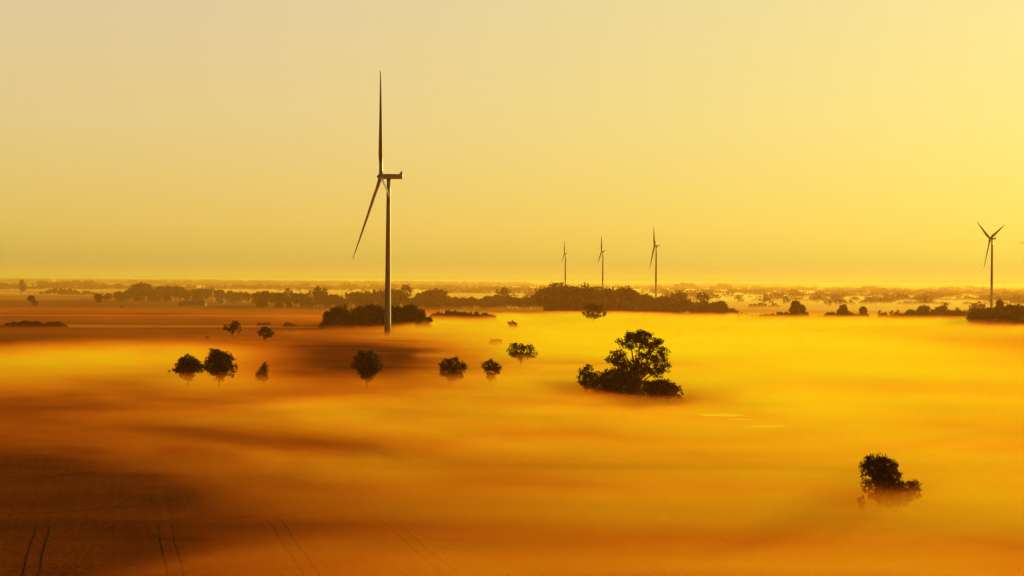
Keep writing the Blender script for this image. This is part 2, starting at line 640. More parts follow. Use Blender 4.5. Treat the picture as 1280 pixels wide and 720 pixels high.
# ------------------------------------------------------------------ buildings
def house(px, py, wpx, wall_h, roof_h, depth, label, cat='house', roof=None, rz=0.0, name='farmhouse', chimney=False):
    p = G(px, py)
    s = scale_at(p)
    wd = wpx * s
    t = empty(name, (p.x, p.y + depth / 2, 0), rz)
    tag(t, label, cat)
    b = MB()
    # walls with gables
    hw, hd = wd / 2, depth / 2
    b.v = [Vector(v) for v in ((-hw, -hd, 0), (hw, -hd, 0), (hw, hd, 0), (-hw, hd, 0),
                               (-hw, -hd, wall_h), (hw, -hd, wall_h), (hw, hd, wall_h), (-hw, hd, wall_h),
                               (-hw, 0, wall_h + roof_h), (hw, 0, wall_h + roof_h))]
    b.f = [(0, 1, 5, 4), (2, 3, 7, 6), (1, 2, 6, 9, 5), (3, 0, 4, 8, 7)]
    b.build('wall', M_wall, t)
    r = MB()
    o = 0.5
    th = 0.18
    zl = wall_h - o * roof_h / hd
    for sgn in (-1, 1):
        i = len(r.v)
        r.v += [Vector((-hw - o, sgn * (hd + o), zl + 0.02)), Vector((hw + o, sgn * (hd + o), zl + 0.02)),
                Vector((hw + o, 0, wall_h + roof_h + 0.02)), Vector((-hw - o, 0, wall_h + roof_h + 0.02))]
        r.v += [v + Vector((0, 0, th)) for v in r.v[i:i + 4]]
        r.f += [(i, i + 1, i + 2, i + 3), (i + 7, i + 6, i + 5, i + 4), (i, i + 4, i + 5, i + 1), (i + 1, i + 5, i + 6, i + 2), (i + 3, i + 2, i + 6, i + 7), (i, i + 3, i + 7, i + 4)]
    rf = r.build('roof', roof or M_roof, t)
    if chimney:
        c = MB()
        c.box((hw * 0.4, 0.8, wall_h + roof_h + 0.3), (0.9, 0.9, 1.8))
        c.build('chimney', M_tile, rf)
    nw = max(2, int(wd / 5))
    for i in range(nw):
        x = -hw + wd * (i + 0.5) / nw
        wn = MB()
        wn.box((x, -hd - 0.03, wall_h * 0.5), (1.4, 0.1, 1.3))
        wn.build('door' if i == nw // 2 else 'window', M_dark, t)
    return t


house(239.5, 382.6, 33, 3.6, 3.4, 15, 'long low barn with pale roof at the field edge', 'barn', M_roof, name='barn')
house(251.5, 377.5, 8, 4.0, 3.0, 8, 'small house just behind the right end of the long barn', 'house', M_roof, chimney=True)
house(276, 380.0, 6.5, 3.4, 2.6, 7, 'small pale roofed house right of the long barn', 'house', M_roof, chimney=True)
house(298.5, 378.0, 9, 3.6, 2.8, 8, 'farmhouse among dark trees, furthest right of the barn group', 'house', M_roof, chimney=True)
house(395.5, 376.8, 13, 4.4, 3.4, 10, 'pale farmhouse in the tree row below a single tall tree', 'house', M_roof, chimney=True)


# ------------------------------------------------------------------ trees
def leaf_clump(b, c, r, n, size, rnd, flat=1.0):
    for _ in range(n):
        d = Vector((rnd.gauss(0, 1), rnd.gauss(0, 1), rnd.gauss(0, 1)))
        if d.length < 1e-6: continue
        d = d.normalized() * (r * rnd.random() ** 0.5)
        d.z *= flat
        nn = Vector((rnd.gauss(0, 1), rnd.gauss(0, 1), rnd.gauss(0, 1))).normalized()
        b.quad(c + d, nn, size * rnd.uniform(0.6, 1.25), rnd.uniform(0, PI), rnd.uniform(0.5, 0.9))


def blob_crown(b, blobs, rnd, leaf, clump_r, dens):
    """blobs: (x, y, z, rx, ry, rz, fill); clumps spread through each ellipsoid's volume, denser at the shell; returns clump centres"""
    cents = []
    for (x, y, z, rx, ry, rz, fill) in blobs:
        vol = rx * ry * rz
        n = max(4, int(fill * 3.2 * vol / clump_r ** 3))
        n = min(n, 170)
        for _ in range(n):
            d = Vector((rnd.gauss(0, 1), rnd.gauss(0, 1), rnd.gauss(0, 1))).normalized()
            q = rnd.uniform(0.45, 1.0) ** 0.6
            wob = 0.86 + 0.28 * mnoise.noise(Vector((d.x * 2.1 + x, d.y * 2.1, d.z * 2.1 + z)))
            c = Vector((x + d.x * rx * q * wob, y + d.y * ry * q * wob, z + d.z * rz * q * wob))
            cents.append(c)
            cr = clump_r * rnd.uniform(0.65, 1.25)
            leaf_clump(b, c, cr, int(dens * rnd.uniform(0.6, 1.3)), leaf, rnd, 0.8)
    return cents


def limbs(b, base_r, trunk_top, height, cents, rnd, n_main=10, lean=(0, 0)):
    """tapered trunk plus main limbs and twigs reaching into the clumps"""
    tp = []
    rr = []
    for i in range(7):
        u = i / 6
        tp.append(Vector((lean[0] * u + 0.12 * base_r * math.sin(u * 4), lean[1] * u, trunk_top * u)))
        rr.append(base_r * (1.25 - 0.25 * min(1, u * 5)) * (1 - 0.35 * u))
    b.tube(tp, rr, n=9)
    top = tp[-1]
    if not cents: return
    mains = []
    cs = list(cents)
    rnd.shuffle(cs)
    for c in cs:
        if all((c - m).length > height * 0.16 for m in mains):
            mains.append(c)
        if len(mains) >= n_main: break
    nodes = []
    for mcen in mains:
        st = tp[rnd.choice((4, 5, 6))].copy()
        path = []
        for i in range(7):
            u = i / 6
            p = st.lerp(mcen, u)
            p.z += height * 0.05 * math.sin(u * PI) * rnd.uniform(0.2, 1)
            p += Vector((rnd.uniform(-1, 1), rnd.uniform(-1, 1), rnd.uniform(-.4, .4))) * height * 0.008
            path.append(p)
        path[0] = st
        r0 = base_r * rnd.uniform(0.38, 0.55)
        b.tube(path, [r0 * (1 - 0.82 * i / 6) for i in range(7)], n=6, cap=False)
        nodes += [(path[i], r0 * (1 - 0.82 * i / 6)) for i in range(2, 7)]
    for c in cs[:220]:
        q, r = min(nodes, key=lambda t: (t[0] - c).length)
        mid = q.lerp(c, 0.5) + Vector((0, 0, (c - q).length * 0.08))
        b.tube([q, mid, c], [r * 0.5, r * 0.33, max(0.02, r * 0.12)], n=4, cap=False)


def hero(px, base_py, blobs, label, cat='tree', leaf=None, clump=1.0, dens=14, trunk_top=None, trunk_r=None, name='tree', seed=1, n_main=10, group=None, core=True, trunk=True):
    """blobs in photo pixels relative to (px, base_py): (dx, up, half width, half height, fill)"""
    rnd = random.Random(seed)
    p = G(px, base_py)
    s = scale_at(p)
    t = empty(name, (p.x, p.y, 0))
    tag(t, label, cat, group)
    bl = []
    for (dx, uy, hw, hh, fill) in blobs:
        depth = (hw + hh) / 2 * 0.95
        bl.append((dx * s, rnd.uniform(-0.2, 0.2) * hw * s, uy * s, hw * s, depth * s, hh * s, fill))
    H = max(z + rz for (_, _, z, _, _, rz, _) in bl)
    cb = MB()
    cents = blob_crown(cb, bl, rnd, leaf or 0.42, clump, dens)
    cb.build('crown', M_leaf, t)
    if trunk:
        tb = MB()
        limbs(tb, trunk_r or H * 0.028, trunk_top * s if trunk_top else H * 0.3, H, cents, rnd, n_main)
        tb.build('trunk', M_bark, t, smooth=True)
    return t


# the big open-crowned tree with its thicket (about 515 m away)
hero(797, 497, [
    (-6, 75, 14, 7, 1.1), (6, 76, 15, 8, 1.1), (-20, 70, 9, 6, 0.9), (20, 68, 13, 8, 0.9), (0, 66, 20, 7, 0.55),
    (31, 58, 9, 6, 0.9), (27, 50, 11, 7, 0.8), (34, 44, 6, 7, 0.8), (26, 38, 9, 8, 0.55), (18, 46, 10, 7, 0.6), (10, 56, 14, 8, 0.6),
    (-26, 54, 11, 8, 0.9), (-32, 46, 9, 7, 0.9), (-20, 46, 11, 8, 0.9), (-8, 44, 10, 7, 0.5), (4, 47, 11, 9, 0.55),
    (28, 30, 10, 7, 0.5), (8, 34, 14, 7, 0.8), (-12, 34, 17, 9, 1.0), (22, 34, 12, 8, 0.6), (33, 38, 8, 7, 0.6)],
    'largest lone tree, tall open crown with branches showing against bright mist', leaf=0.38, clump=1.3, dens=26,
    trunk_top=22, trunk_r=0.65, seed=11, n_main=22, name='tree')
hero(768, 497.5, [(-2, 22, 20, 17, 1.0), (12, 18, 20, 18, 1.0), (-16, 17, 14, 16, 1.0), (28, 14, 16, 14, 0.9)],
     'wide dark thicket under the largest lone tree', 'bush', leaf=0.42, clump=1.3, dens=16, seed=12, name='bush', trunk_top=6)
hero(732, 499, [(0, 34, 8, 10, 1.0), (-4, 26, 7, 10, 1.0), (4, 22, 9, 12, 1.0), (12, 26, 8, 9, 0.8)],
     'small round tree at the left end of the dark thicket', leaf=0.4, clump=1.1, dens=14, seed=13, trunk_top=10)
hero(824, 503, [(0, 21, 18, 9, 1.1), (12, 17, 14, 9, 1.0), (-10, 18, 12, 10, 1.0), (22, 12, 9, 7, 0.9), (0, 11, 20, 10, 0.9)],
     'low domed bush just right of and in front of the largest lone tree', 'bush', leaf=0.4, clump=1.1, dens=16, seed=14, name='bush', trunk_top=4)

hero(235, 484, [(0, 30, 15, 11, 1.0), (3, 26, 16, 10, 1.0), (-10, 25, 8, 9, 0.9), (17, 24, 6, 7, 0.7), (-19, 20, 5, 3.5, 0.35), (0, 18, 13, 7, 0.8), (1, 12, 8, 5, 0.5)],
     'left tree of the dark pair standing in bright mist', leaf=0.36, clump=1.0, dens=15, seed=21, trunk_top=12)
hero(274, 484.5, [(-3, 38, 14, 12, 1.1), (5, 33, 15, 13, 1.1), (-6, 28, 14, 12, 1.0), (17, 25, 6, 7, 0.5), (14, 18, 7, 6, 0.4), (0, 19, 14, 8, 0.9), (0, 12, 9, 5, 0.5)],
     'right and taller tree of the dark pair standing in bright mist', leaf=0.36, clump=1.05, dens=16, seed=22, trunk_top=12)
hero(328, 482, [(3, 24, 4.6, 6, 1.0), (1, 18, 6, 7, 1.0), (-3, 12, 7, 7, 1.0), (2, 10, 7, 6, 1.0)],
     'small cone shaped tree right of the dark pair', leaf=0.34, clump=0.9, dens=12, seed=23, trunk_top=6)
hero(458.5, 485, [(-9, 40, 8, 8, 1.1), (5, 38, 12, 9, 1.1), (-6, 30, 13, 12, 1.1), (8, 28, 13, 12, 1.1), (0, 20, 13, 8, 1.0), (0, 13, 9, 6, 0.8)],
     'dense round tree in the brown field below the tall turbine', leaf=0.34, clump=1.1, dens=17, seed=24, trunk_top=11)
hero(564, 482, [(-7, 27, 9, 8, 1.0), (3, 29, 8, 8, 1.0), (12, 23, 8, 8, 1.0), (-3, 18, 13, 9, 1.0), (6, 14, 11, 8, 1.0), (0, 8, 8, 5, 0.7)],
     'squat bushy tree with spiky top, left one of two in thin mist', leaf=0.34, clump=1.0, dens=14, seed=25, trunk_top=8)
hero(613.5, 484, [(1, 29, 7, 6, 1.0), (-7, 27, 6, 6, 0.9), (7, 24, 7, 8, 0.9), (0, 19, 8, 8, 0.9), (0, 12, 6, 6, 0.7)],
     'smaller bushy tree, right one of two in thin mist', leaf=0.34, clump=0.95, dens=14, seed=26, trunk_top=9)
hero(651, 460, [(-4, 27, 12, 4.5, 1.0), (8, 24, 10, 5, 0.9), (-10, 20, 7, 5, 0.9), (14, 17, 9, 4, 0.9), (0, 16, 14, 6, 0.8)],
     'half hidden flat topped tree sinking into mist left of the largest tree', leaf=0.42, clump=1.2, dens=14, seed=27, trunk_top=9)
hero(619, 434, [(0, 6, 9, 4.5, 1.1), (5, 5, 5, 3.5, 1.0)], 'low domed bush in the field right of the tall turbine', 'bush', leaf=0.5, clump=1.2, dens=12, seed=28, name='bush', trunk_top=2)
hero(641, 415, [(0, 9, 6, 5, 1.0)], 'faint small bush almost swallowed by mist', 'bush', leaf=0.6, clump=1.3, dens=12, seed=29, name='bush', trunk_top=3)
hero(290, 425, [(4, 19, 7, 5.5, 0.9), (-7, 16, 4, 4, 0.8), (0, 13, 7, 4, 0.5), (9, 12, 4, 4, 0.4), (2, 16, 5, 4, 0.6)],
     'airy two lobed tree on a thin stem in the open field', leaf=0.5, clump=1.1, dens=11, seed=30, trunk_top=8, trunk_r=0.35)
hero(332, 428.5, [(0, 16, 8, 4.5, 0.9), (-6, 12, 5, 4, 0.8), (6, 11, 6, 4, 0.8), (0, 8, 4, 5, 0.8)],
     'umbrella shaped tree right of the airy two lobed tree', leaf=0.5, clump=1.1, dens=11, seed=31, trunk_top=7, trunk_r=0.5)
hero(41.5, 384, [(-2, 11, 5, 4.5, 1.1), (2, 6, 4, 4, 1.0), (3, 3, 3, 3, 0.9)],
     'small round tree alone in the far left field', leaf=0.8, clump=1.8, dens=12, seed=32, trunk_top=4)
hero(123, 383.5, [(0, 12, 6, 4.5, 1.0), (0, 8, 4, 3.5, 0.9)],
     'second small tree alone in the far left field', leaf=0.8, clump=1.8, dens=12, seed=33, trunk_top=5)
hero(742, 405, [(-4, 21, 9, 4, 1.0), (5, 20, 9, 4, 1.0), (-10, 14, 6, 4, 0.7), (11, 14, 6, 5, 0.7), (0, 16, 10, 4, 0.6), (0, 10, 12, 4, 0.5)],
     'wide umbrella tree on the mist in front of the big dark grove', leaf=0.55, clump=1.5, dens=12, seed=34, trunk_top=8, trunk_r=0.7)
hero(1098, 640, [
    (-4, 64, 16, 8, 1.0), (8, 60, 16, 10, 1.0), (-10, 54, 14, 10, 1.0), (10, 50, 16, 11, 1.1), (0, 46, 14, 9, 1.0), (-18, 60, 8, 6, 0.6), (-21, 50, 7, 6, 0.5), (-14, 42, 8, 7, 0.5), (-13, 31, 9, 8, 0.7), (-6, 20, 10, 8, 0.6), (20, 46, 9, 9, 0.9), (15, 38, 13, 9, 0.9), (6, 36, 14, 9, 0.9), (0, 26, 12, 9, 0.7)],
    'dark crowned tree rising out of orange mist in the foreground right', leaf=0.20, clump=0.62, dens=20, trunk_top=18, trunk_r=0.3, seed=41, n_main=14)
hero(1122, 642, [(8, 33, 19, 8, 0.9), (22, 34, 8, 8, 0.9), (-8, 34, 16, 9, 0.9), (2, 22, 22, 12, 1.0), (24, 26, 8, 8, 0.8), (-14, 16, 14, 10, 0.8)],
     'low bushy tree joined to the right side of the foreground tree', leaf=0.2, clump=0.55, dens=12, trunk_top=10, trunk_r=0.2, seed=42)
hero(1077, 646, [(0, 20, 6, 7, 0.9), (0, 12, 5, 7, 0.8)],
     'faint little shrub in orange mist left of the foreground tree', 'shrub', leaf=0.18, clump=0.5, dens=12, trunk_top=6, trunk_r=0.1, seed=43, name='shrub')
hero(846, 424, [(0, 5, 4, 2.5, 1.0)], 'tiny faint bush alone in the bright mist above the largest tree', 'bush', leaf=0.5, clump=1.0, dens=10, seed=36, name='bush', trunk_top=2)
hero(259, 424.5, [(0, 2.6, 3, 2.4, 1.0)], 'tiny bush in the field left of the airy two lobed tree', 'bush', leaf=0.4, clump=0.8, dens=10, seed=37, name='bush', trunk_top=1)
hero(153, 385.5, [(0, 1.8, 4, 1.6, 1.0)], 'flat low bush alone in the far left field', 'bush', leaf=0.8, clump=1.2, dens=10, seed=38, name='bush', trunk_top=0.8)

# ---- shared tree meshes for the rows and groves
def make_variant(seed, style):
    rnd = random.Random(seed)
    cb, tb = MB(), MB()
    # a unit tree 10 m high, scaled when placed
    if style == 'round':
        bl = [(rnd.uniform(-1, 1), rnd.uniform(-1, 1), 5.6 + rnd.uniform(-.5, 1.4), rnd.uniform(1.9, 2.9), rnd.uniform(1.9, 2.9), rnd.uniform(1.6, 2.6), 0.8) for _ in range(4)]
        bl.append((0, 0, 5.0, 3.3, 3.3, 3.4, 0.9))
    elif style == 'tall':
        bl = [(rnd.uniform(-.4, .4), rnd.uniform(-.4, .4), z, 1.7 - 0.09 * z + 0.5, 1.7, 1.7, 0.9) for z in (3.0, 4.6, 6.2, 7.8, 8.8)]
    elif style == 'flat':
        bl = [(-1.7, 0, 6.8, 2.4, 2.2, 1.5, 0.8), (1.6, 0.5, 7.3, 2.5, 2.2, 1.6, 0.8), (0, -1, 8.2, 2.2, 2.0, 1.3, 0.8), (0, 0.4, 5.4, 2.6, 2.4, 1.4, 0.5)]
    else:  # low and bushy, leaves to the ground
        bl = [(rnd.uniform(-2, 2), rnd.uniform(-1, 1), 3.2 + rnd.uniform(-1, 2.5), 3.0, 3.0, 2.8, 0.8) for _ in range(4)]
        bl.append((0, 0, 3.2, 4.4, 4.0, 3.4, 0.9))
    cents = blob_crown(cb, bl, rnd, 0.52, 1.15, 9)
    limbs(tb, 0.34, 3.0, 10, cents[:60], rnd, 6)
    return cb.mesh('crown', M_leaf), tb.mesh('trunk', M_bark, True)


VAR = {}
for st_, seeds in (('round', (1, 2, 3, 4)), ('tall', (5, 6)), ('flat', (7, 8)), ('bushy', (9, 10, 11))):
    VAR[st_] = [make_variant(s_ * 13, st_) for s_ in seeds]
rr = random.Random(99)
proto_cache = {}


def place_tree(p, height, style, label, group, width=1.0, name='tree', cat='tree', parts=True, sink=0.0):
    cm, tm = rr.choice(VAR[style])
    t = empty('bush' if style == 'bushy' else name, (p.x, p.y, -sink), rr.uniform(0, 2 * PI))
    s = height / 9.2
    t.scale = (s * width, s * width, s)
    if style == 'bushy' and cat == 'tree': cat = 'bush'
    tag(t, label, cat, group)
    link('crown', cm, t)
    if parts:
        link('trunk', tm, t)
    return t


def lerp_profile(prof, x):
    for (x0, y0), (x1, y1) in zip(prof, prof[1:]):
        if x0 <= x <= x1:
            return y0 + (y1 - y0) * (x - x0) / max(1e-6, x1 - x0)
    return prof[0][1] if x < prof[0][0] else prof[-1][1]


def row(prof, base, step, label, group, styles, depth_px=0.0, wmin=0.85, wmax=1.12, front=0.0, sink=0.5, jit=1.8):
    """trees along prof (x, top y); base: base y at both ends; front: share of extra lower trees in front"""
    x = prof[0][0] + step * 0.3
    x1 = prof[-1][0]
    while x < x1:
        xx = x + rr.uniform(-0.25, 0.25) * step
        top = lerp_profile(prof, xx)
        u = (xx - prof[0][0]) / (x1 - prof[0][0])
        by = base[0] + (base[1] - base[0]) * u - rr.uniform(0, depth_px)
        p = G(xx, by)
        s = scale_at(p)
        h = (by - top) * s + rr.uniform(-jit, jit) * s * 0.6
        if h > 1.5:
            place_tree(p, h, rr.choice(styles), label, group, rr.uniform(wmin, wmax), sink=sink)
        if rr.random() < front:
            p2 = G(xx + rr.uniform(-.5, .5) * step, by + rr.uniform(0.3, 1.5))
            place_tree(p2, max(3, h * rr.uniform(0.45, 0.7)), 'bushy', label, group, rr.uniform(1.0, 1.4), sink=sink)
        x += step * rr.uniform(0.8, 1.2)


# dark grove behind the tall turbine
row([(399, 403), (405, 395), (412, 388), (418, 380), (428, 377), (432, 384), (440, 383), (447, 379), (455, 384), (462, 378), (470, 377), (478, 380), (488, 380), (500, 381), (512, 377), (520, 381), (528, 387), (534, 393), (538, 399)],
    (412, 410), 7.0, 'one of the close set trees of the dark grove behind the tall turbine', 'trees of the dark grove behind the tall turbine', ['round', 'bushy', 'round', 'round'], depth_px=3.0, front=0.75)
row([(540, 389), (548, 388), (560, 385), (575, 386.5), (590, 388), (610, 390), (622, 393)],
    (401, 402), 5.5, 'one of the low trees in the row poking through mist right of the dark grove', 'low trees in the misty row', ['bushy', 'round'])
# flat hedge, far left
row([(6, 404), (14, 401), (30, 400), (42, 398.5), (50, 402), (60, 402), (68, 399), (80, 404)],
    (408, 409), 4.0, 'one of the bushes in the low dark hedge of the far left field', 'bushes of the low hedge at far left', ['bushy'], wmin=1.4, wmax=2.0)
row([(322, 401), (335, 402), (345, 405)], (407, 407), 4.0, 'one of the low bushes above the umbrella shaped tree', 'low bushes above the umbrella tree', ['bushy'], wmin=1.3, wmax=1.8)
row([(356, 404), (362, 401), (368, 404), (376, 407)], (408.5, 408.5), 4.0, 'one of the low bushes on the strip left of the dark grove', 'low bushes on the strip', ['bushy'], wmin=1.3, wmax=1.8)
# middle distance tree rows, left
lab = 'one of the closely packed trees in the long brown tree line across the left half'
grp = 'trees of the long brown tree line'
row([(44, 366), (50, 364), (60, 360), (85, 360), (110, 363), (128, 365)], (368.5, 370), 5.5, lab, grp, ['round', 'bushy'])
row([(125, 366), (140, 364), (160, 361), (168, 355), (176, 350), (184, 355), (190, 359), (196, 355), (215, 356), (225, 358), (232, 360), (236, 366)], (376, 377), 5.6, lab, grp, ['round', 'bushy', 'round'], depth_px=0.8, front=0.35)
row([(240, 360), (252, 358), (262, 360), (268, 361), (275, 359), (282, 365), (290, 362), (300, 364), (312, 364), (320, 366)], (377, 379), 5.8, lab, grp, ['round', 'flat', 'round'], depth_px=0.5, front=0.25)
row([(320, 366), (328, 363), (335, 362), (342, 365), (347, 367), (352, 363), (362, 364), (370, 364), (380, 366), (404, 363), (412, 366), (422, 366), (430, 367), (438, 366), (442, 362), (452, 361), (462, 361), (470, 364), (480, 362)], (384, 386), 6.0, lab, grp, ['round', 'bushy', 'tall', 'round'], depth_px=1.5, front=0.3)
row([(480, 362), (488, 358), (496, 360), (503, 363), (512, 368), (520, 367), (530, 362), (545, 358), (553, 360), (558, 368), (565, 370), (580, 370), (583, 367), (595, 371), (605, 370), (615, 368), (622, 366), (636, 368), (642, 370), (650, 369), (655, 368), (665, 372), (668, 366), (677, 365)],
    (386, 387), 6.0, lab, grp, ['round', 'bushy', 'round'], depth_px=1.2, front=0.3)
place_tree(G(398.5, 385.5), 28 * scale_at(G(398.5, 385.5)), 'flat', 'single tall tree standing above the pale farmhouse in the tree line', None, 0.62)
place_tree(G(508, 384.5), 29 * scale_at(G(508, 384.5)), 'flat', 'tall loose crowned tree just right of the turbine tower in the tree line', None, 0.75)
place_tree(G(629, 386), 26.5 * scale_at(G(629, 386)), 'flat', 'tall gappy crowned tree between the low row and the big grove', None, 0.75)
# big brown grove
row([(680, 357), (690, 354), (700, 353), (715, 354), (725, 355), (740, 357), (750, 357), (757, 361), (765, 359), (780, 358), (790, 360), (797, 361), (802, 365)],
    (392, 395), 6.2, 'one of the tall trees of the big brown grove in the middle', 'trees of the big brown grove', ['round', 'round', 'flat', 'round'], depth_px=3.0, front=0.9, wmin=0.8, wmax=1.0)
row([(806, 366), (815, 367), (830, 368), (838, 369), (848, 370), (860, 373), (870, 376), (882, 373), (895, 376), (905, 374), (908, 382), (915, 385), (925, 388), (935, 391), (950, 391), (960, 394)],
    (393, 398), 6.0, 'one of the trees on the right shoulder of the big brown grove', 'trees on the right shoulder of the big grove', ['round', 'bushy', 'round'], depth_px=1.5, front=0.6)
place_tree(G(848, 392), 28 * scale_at(G(848, 392)), 'flat', 'airy spreading tree sticking out left on the grove shoulder', None, 0.85)
place_tree(G(879, 393), 28 * scale_at(G(879, 393)), 'flat', 'airy spreading tree sticking out right on the grove shoulder', None, 0.85)
# orange rows, right
row([(950, 391), (960, 391), (972, 389), (980, 388), (985, 389)], (399, 399), 4.5, 'one of the low bushes left of the lone double topped tree', 'low bushes by the double topped tree', ['bushy'])
hero(995, 400, [(-1, 19, 6.5, 6, 1.1), (5, 14, 8, 6, 1.1), (-3, 12, 6, 7, 1.1), (10, 6, 6, 5, 1.0), (-2, 6, 8, 6, 1.0)],
     'double topped orange tree standing at the end of a hedge in the mist', leaf=0.7, clump=1.6, dens=12, seed=51, trunk_top=5)
row([(1007, 390), (1013, 394), (1029, 394), (1033, 389), (1042, 388), (1047, 386), (1060, 387), (1070, 390), (1090, 393)], (399, 399.5), 5.0, 'one of the low bushes round the domed orange tree', 'low bushes by the domed tree', ['bushy'])
hero(1053, 400, [(1, 15, 6, 5, 1.1), (0, 10, 8, 6, 1.0), (0, 5, 8, 5, 1.0)], 'domed orange tree rising from a clump of bushes', leaf=0.7, clump=1.6, dens=12, seed=52, trunk_top=4)
hero(1079, 400, [(0, 12, 5.5, 5, 1.1), (0, 6, 8, 5, 1.0)], 'single rounded orange tree right of the domed tree', leaf=0.7, clump=1.6, dens=12, seed=53, trunk_top=4)
row([(1097, 389), (1102, 386), (1106, 390), (1110, 389), (1118, 388), (1125, 388), (1128, 390), (1134, 387), (1138, 384), (1143, 389), (1150, 385), (1154, 378), (1158, 385), (1162, 388), (1168, 385), (1175, 381), (1182, 380), (1188, 387), (1195, 385), (1205, 388), (1212, 388)],
    (400, 401), 4.6, 'one of the uneven trees in the orange hedgerow at right', 'trees of the orange hedgerow at right', ['round', 'tall', 'bushy'], wmin=0.9, wmax=1.3)
row([(1212, 391), (1218, 382), (1224, 383), (1232, 382), (1240, 382), (1246, 381), (1256, 381), (1262, 379), (1268, 377), (1275, 378), (1290, 381)],
    (408, 410), 5.2, 'one of the trees of the hazy orange grove at the right edge', 'trees of the hazy grove at the right edge', ['round', 'bushy', 'round'], depth_px=2.5, front=0.7)
place_tree(G(1250, 406), 34 * scale_at(G(1250, 406)), 'round', 'tallest tree of the hazy grove at the right edge', None, 0.5)

# farther hazy trees: individual, one mesh each under its thing
far_rows = [
    ([(0, 361), (6, 359), (15, 362), (22, 358), (26, 348), (31, 350), (34, 362), (44, 360)], (363, 364), 4.6),
    ([(50, 350), (58, 350), (62, 353), (70, 352), (80, 351), (88, 350), (95, 348), (103, 352), (112, 349), (118, 351), (130, 354)], (361, 361), 4.4),
    ([(845, 353), (855, 352), (865, 353), (872, 357)], (363, 363), 4.2),
    ([(888, 357), (895, 356), (900, 353), (908, 353), (914, 357)], (364, 364), 4.5),
    ([(934, 360), (950, 360), (958, 361)], (366, 366), 4.5),
    ([(938, 380), (948, 378), (956, 379)], (386, 386), 5.0),
    ([(962, 381), (966, 378), (974, 381)], (386, 386), 5.0),
    ([(978, 376), (983, 374)], (380, 380), 5.0),
    ([(984, 366), (988, 365), (993, 358), (996, 364), (1005, 367), (1018, 367)], (372, 373), 4.6),
    ([(1029, 373), (1035, 371), (1040, 375)], (379, 379), 5.0),
    ([(1042, 373), (1047, 371), (1053, 375)], (381, 381), 5.0),
    ([(1058, 376), (1063, 374), (1068, 378)], (382, 382), 5.0),
    ([(1075, 376), (1082, 372), (1092, 372), (1098, 371), (1105, 373), (1114, 374)], (381, 381), 5.0),
    ([(1078, 358), (1085, 357), (1092, 357), (1098, 358)], (366, 366), 4.3),
    ([(1098, 359), (1101, 357), (1105, 361)], (366, 366), 4.3),
    ([(1205, 362), (1210, 354), (1216, 356), (1222, 360), (1228, 356), (1233, 360)], (364, 364), 4.3),
    ([(1216, 379), (1222, 376), (1228, 381)], (390, 390), 4.5),
]
hero(26.5, 369, [(0, 15, 3, 5, 1), (2, 9, 4, 4, 1)], 'narrow hazy tree standing tallest near the far left horizon', leaf=1.4, clump=3.0, dens=10, seed=61, trunk_top=4)

